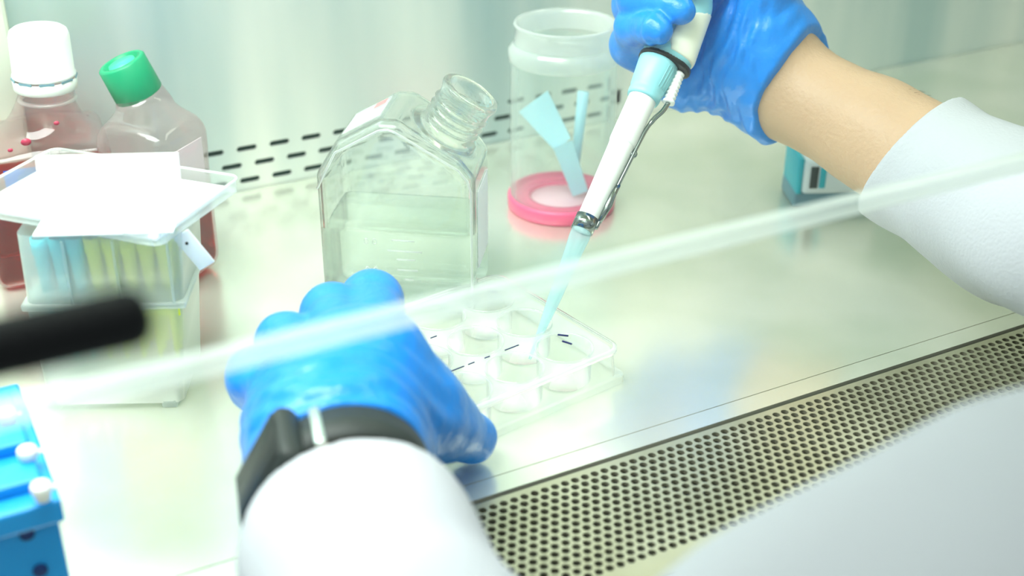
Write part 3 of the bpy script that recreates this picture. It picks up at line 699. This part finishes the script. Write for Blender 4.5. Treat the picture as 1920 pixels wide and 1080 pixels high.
# left hand ---------------------------------------------------------
LW = G(632, 838, .046)
LF = G(690, 1085, .046); LE = np.array([.080, .122, .040]); LA = D(1650, 1450, .25); LB = D(2050, 1250, .25); LS = np.array([.345, .040, .150])
lm = [G(560, 748, .047), G(598, 712, .053), G(650, 690, .056), G(702, 678, .054)]
lp = [G(482, 707, .044), G(539, 645, .047), G(623, 591, .048), G(698, 565, .046)]
ldd = [G(478, 722, .030), G(543, 668, .033), G(640, 610, .034), G(712, 590, .034)]
lt = [G(480, 735, .017), G(548, 690, .024), G(645, 622, .028), G(718, 600, .0285)]
lth = [G(690, 800, .040), G(775, 772, .034), G(835, 800, .0225), G(884, 820, .0115)]
heel = G(568, 790, .044)
def hand_l(P, o=0.0):
    d = rc(P, LW, lm[2], .0235+o, .0155+o)
    for i, q in enumerate(lm): d = smin(d, rc(P, LW if i > 0 else heel, q, .018+o, .0125+o), .014)
    d = smin(d, rc(P, heel, LW, .015+o, .021+o), .012)
    for a, b in zip(lm, lm[1:]): d = smin(d, rc(P, a, b, .0125+o, .0125+o), .008)
    d = smin(d, rc(P, LW, lth[0], .021+o, .0165+o), .014); d = smin(d, rc(P, lth[0], lth[1], .0170+o, .0135+o), .012)
    d = smin(d, rc(P, lth[1], lth[2], .0132+o, .0108+o), .006); d = smin(d, rc(P, lth[2], lth[3], .0108+o, .0094+o), .005)
    d = smin(d, rc(P, lm[3], lth[1], .0105+o, .0120+o), .020)
    r0 = [.0100, .0108, .0112, .0112]
    for i in range(4):
        f = rc(P, lm[i], lp[i], .0120+o, r0[i]+o); f = smin(f, rc(P, lp[i], ldd[i], r0[i]+o, .0092+o), .004); f = smin(f, rc(P, ldd[i], lt[i], .0092+o, .0082+o), .003)
        d = smin(d, f, .0030)
    return d
def glove_l(P):
    d = hand_l(P)
    aw = LF-LW; aw = aw/np.linalg.norm(aw); t = (P-LW)@aw; rad = np.linalg.norm(P-LW-np.outer(t, aw), axis=1)
    cuff = smax(rad-(.0245+.0008*np.sin(t*900)), np.abs(t-.004)-.012, .002); d = smin(d, cuff, .006)
    d = smax(d, t-.0155, .002)
    u = (P-LW)@(lm[2]-LW)/np.linalg.norm(lm[2]-LW)
    fold = .00055*np.sin(u*520+2.2*np.sin(P[:, 0]*140)+P[:, 2]*120)*np.exp(-((u-.012)/.022)**2)
    return d+fold+wrink(P, 230, .00035, 3)
gl = tag(obj('glove', auto_iso(glove_l, lm+lp+lt+lth+[LW, heel], .028, .0011), M['glove'], per), 'blue glove on the hand that steadies the plate')
# right hand --------------------------------------------------------
RW = D(1480, 167, .585); R1 = D(1640, 251, .560); R2 = D(1712, 296, .548); R3 = D(1925, 425, .500)
RE = np.array([.42, .17, .075]); RS = np.array([.56, -.02, .22])
rm = [D(1288, 150, .598), D(1312, 92, .603), D(1338, 35, .607), D(1366, -20, .607)]
rp = [D(1187, 84, .580), D(1192, 10, .578), D(1212, -62, .578), D(1240, -125, .58)]
rd = [D(1191, 50, .557), D(1196, -4, .552), D(1230, -68, .55), D(1262, -128, .553)]
rt = [D(1230, 54, .5360), D(1272, 16, .5365), D(1300, -38, .541), D(1330, -98, .545)]
th = [D(1425, 60, .575), D(1432, -30, .562), D(1400, -110, .552), D(1372, -170, .550)]
def hand_r(P, o=0.0):
    d = rc(P, RW, D(1400, 110, .585), .0225+o, .0215+o)
    for i, q in enumerate(rm): d = smin(d, rc(P, D(1430, 130-i*20, .583), q, .0195+o, .0135+o), .012)
    d = smin(d, rc(P, RW, th[0], .0215+o, .0165+o), .014)
    for a, b in zip(rm, rm[1:]): d = smin(d, rc(P, a, b, .0135+o, .0135+o), .006)
    for (a, b, ra, rb_) in ((th[0], th[1], .0168, .0125), (th[1], th[2], .0125, .0108), (th[2], th[3], .0108, .009)): d = smin(d, rc(P, a, b, ra+o, rb_+o), .006)
    for i in range(4):
        f = rc(P, rm[i], rp[i], .0125+o, .0096+o); f = smin(f, rc(P, rp[i], rd[i], .0094+o, .0080+o), .006); f = smin(f, rc(P, rd[i], rt[i], .0078+o, .0068+o), .006)
        d = smin(d, f, .0020)
    return d
axf = R1-RW; axf /= np.linalg.norm(axf); cutd = np.array(axf)
CC = D(1476, 163, .585)
def glove_r(P):
    d = hand_r(P); t = (P-CC)@axf; q_ = P-CC-np.outer(t, axf); rad = np.linalg.norm(q_, axis=1); an = np.arctan2(q_@UP, q_@np.cross(axf, UP))
    fl = .0008*np.sin(an*5+1)+.0006*np.sin(an*11)
    sl = smax(rad-(.0242+fl+np.clip(t+.010, 0, 1)*.06), np.abs(t+.012)-.0125, .002); d = smin(d, sl, .006)
    roll = np.hypot(rad-(.0258+fl), t-.0010-.0015*np.sin(an*3))-.0017; d = smin(d, roll, .0025)
    roll2 = np.hypot(rad-(.0252+fl), t+.0062-.0020*np.sin(an*2+1))-.0010; d = smin(d, roll2, .003)
    d = smax(d, t-.0042-.0015*np.sin(an*3), .001)
    cre = .0007*np.sin(t*780+1.6*np.sin(an*4)+2*np.sin(an*7+t*200))*np.exp(-((t+.016)/.014)**2)
    pal = .0006*np.sin(((P-rm[1])@side)*900+1.5*np.sin((P@axn)*160))*np.exp(-(((P-D(1360, 90, .56))@side)/.012)**2)
    return d+cre+pal+wrink(P, 200, .0003, 9)
obj_gr = tag(obj('glove', auto_iso(glove_r, rm+rp+rt+th+[RW, CC], .03, .0011), M['glove'], per), 'blue glove gripping the pipette')
# body: torso, both arms and hands in one surface --------------------
TC = np.array([.455, -.03, -.02])
def bodyskin(P):
    d = ell(P, TC, (.135, .085, .30))
    d = smin(d, rc(P, LS, LB, .045, .038), .03); d = smin(d, rc(P, LB, LA, .038, .036), .01); d = smin(d, rc(P, LA, LE, .036, .034), .01); d = smin(d, rc(P, LE, LF, .034, .0255), .01); d = smin(d, rc(P, LF, LW, .0255, .0215), .01)
    d = smin(d, rc(P, RS, RE, .045, .036), .04); d = smin(d, rc(P, RE, R3, .036, .0285), .01); d = smin(d, rc(P, R3, R2, .0285, .0238), .01)
    d = smin(d, rc(P, R2, R1, .0238, .0230), .008); d = smin(d, rc(P, R1, RW, .0230, .0225), .008)
    d = smin(d, rc(P, LS, RS, .05, .05), .05)
    tend = 0.0
    d = smin(d, hand_l(P, -.0035), .006); d = smin(d, hand_r(P, -.0035), .006)
    return d
bd = isosurface(bodyskin, (.03, -.14, -.34), (.70, .50, .30), .0042, 3)
body = tag(obj('body', bd, M['skin'], per), 'bare forearm skin')
hbm = None                                     # a few dark hairs near the coat cuff
for k in range(46):
    f = rng.rand(); c = R1+(R2-R1)*(.15+.45*f); a = rng.normal(0, .28)
    nrm = (UP*math.cos(a)-FW*math.sin(a)*1.0); nrm = nrm-axf*(nrm@axf); nrm /= np.linalg.norm(nrm)
    s = c+nrm*.0231; dr = axf*rng.uniform(.4, 1)+nrm*.35+np.cross(axf, nrm)*rng.normal(0, .35); dr /= np.linalg.norm(dr)
    q = tube([s, s+dr*.003, s+dr*.0055-nrm*.0006], [.00009, .00008, .00003], 4, False); hbm = q if hbm is None else join(hbm, q)
obj('arm_hair', hbm, M['hair'], per)
# coat ---------------------------------------------------------------
def folds(P, a, b, amp, fr, seed):
    ax = (b-a)/np.linalg.norm(b-a); t = (P-a)@ax; r_ = np.random.RandomState(seed); v = r_.normal(size=3); v -= ax*(v@ax); v /= np.linalg.norm(v)
    return amp*(np.sin(t*fr+1.8*np.sin((P@v)*55+seed))*.6+np.sin(t*fr*.43+(P@v)*80)*.6)
def sleeve_l(P):
    d = smin(rc(P, LS, LB, .064, .051), rc(P, LB, LA, .051, .050), .02); d = smin(d, rc(P, LA, LE, .050, .048), .02); d = smin(d, rc(P, LE, LF, .048, .0298), .02); d = smin(d, rc(P, LF, LW, .0298, .0260), .012)
    d = d+folds(P, LW, LE, .0022, 80, 4)
    aw = (LF-LW)/np.linalg.norm(LF-LW); t = (P-LW)@aw; sl_ = (P-LW)@np.array([1., 0, 0])
    rad = np.linalg.norm(P-LW-np.outer(t, aw), axis=1)
    d = smax(d, -(t-.0370), .0015); return smax(d, -smax(rad-.0240, t-.056, .002), .0015)
ct = obj('lab_coat', isosurface(lambda P: smin(smin(ell(P, TC, (.15, .10, .31)), rc(P, LS, RS, .07, .07), .05), rc(P, RS, RE, .06, .055), .04)+folds(P, LS, RS, .002, 70, 2), (.26, -.16, -.35), (.72, .24, .32), .006), M['coat'], per)
tag(ct, 'white lab coat')
o = isosurface(sleeve_l, (.0, -.06, -.04), (.43, .32, .26), .0028); sub('sleeve', o, M['coat'], ct)
axs = (R3-R2)/np.linalg.norm(R3-R2)
def sleeve_r(P):
    d = smin(rc(P, RE, R3, .045, .0325), rc(P, R3, R2+0.0, .0325, .0292), .01); d = smin(d, rc(P, R2-axs*.02, R2, .0292, .0292), .01)
    d = d+folds(P, R2, R3, .0026, 100, 6)*np.clip(((P-R2)@axs-.012)/.03, 0, 1)
    n_ = (axs*.92+FW*.42); n_ = n_/np.linalg.norm(n_); t = (P-R2)@n_; ax = (P-R2)@axs; rad = np.linalg.norm(P-R2-np.outer(ax, axs), axis=1)
    d = smax(d, -(t+.001), .0012); return smax(d, -smax(rad-.0252, t-.03, .002), .0012)
o = isosurface(sleeve_r, (.30, .11, .0), (.50, .47, .15), .0018); sub('sleeve', o, M['coat'], ct)
# watch --------------------------------------------------------------
wt_ax = (LF-LW)/np.linalg.norm(LF-LW); WC = LW+wt_ax*.0250; upv = np.array([0, 0, 1.]); upv -= wt_ax*(upv@wt_ax); upv /= np.linalg.norm(upv); sv = np.cross(wt_ax, upv)
if sv@RT > 0: sv = -sv                        # image left
FWT = frame(WC, wt_ax, sv)
wat = tag(obj('wristwatch', lathe([(.0240, -.0080), (.0260, -.0075), (.0263, .0075), (.0240, .0080), (.0240, -.0080)], FWT, 64), M['wband'], per), 'black wristwatch')
cdir = sv*.86+upv*.50; cdir /= np.linalg.norm(cdir); cc = WC+cdir*.0250
FC = frame(cc, cdir, wt_ax)
sub('watch_case', box(-.0130, .0130, -.0150, .0150, -.0040, .0042, FC, bev=.0035, seg=4), M['wband'], wat)
sub('watch_face', box(-.0102, .0102, -.0120, .0120, .0040, .0046, FC, bev=.0003), M['black'], wat)
bdv = sv*.28+upv*.96; bdv /= np.linalg.norm(bdv); FB = frame(WC+bdv*.0260, bdv, wt_ax)
sub('buckle', box(-.0092, .0092, -.0017, .0017, -.001, .0012, FB, bev=.0006), M['buckle'], wat)
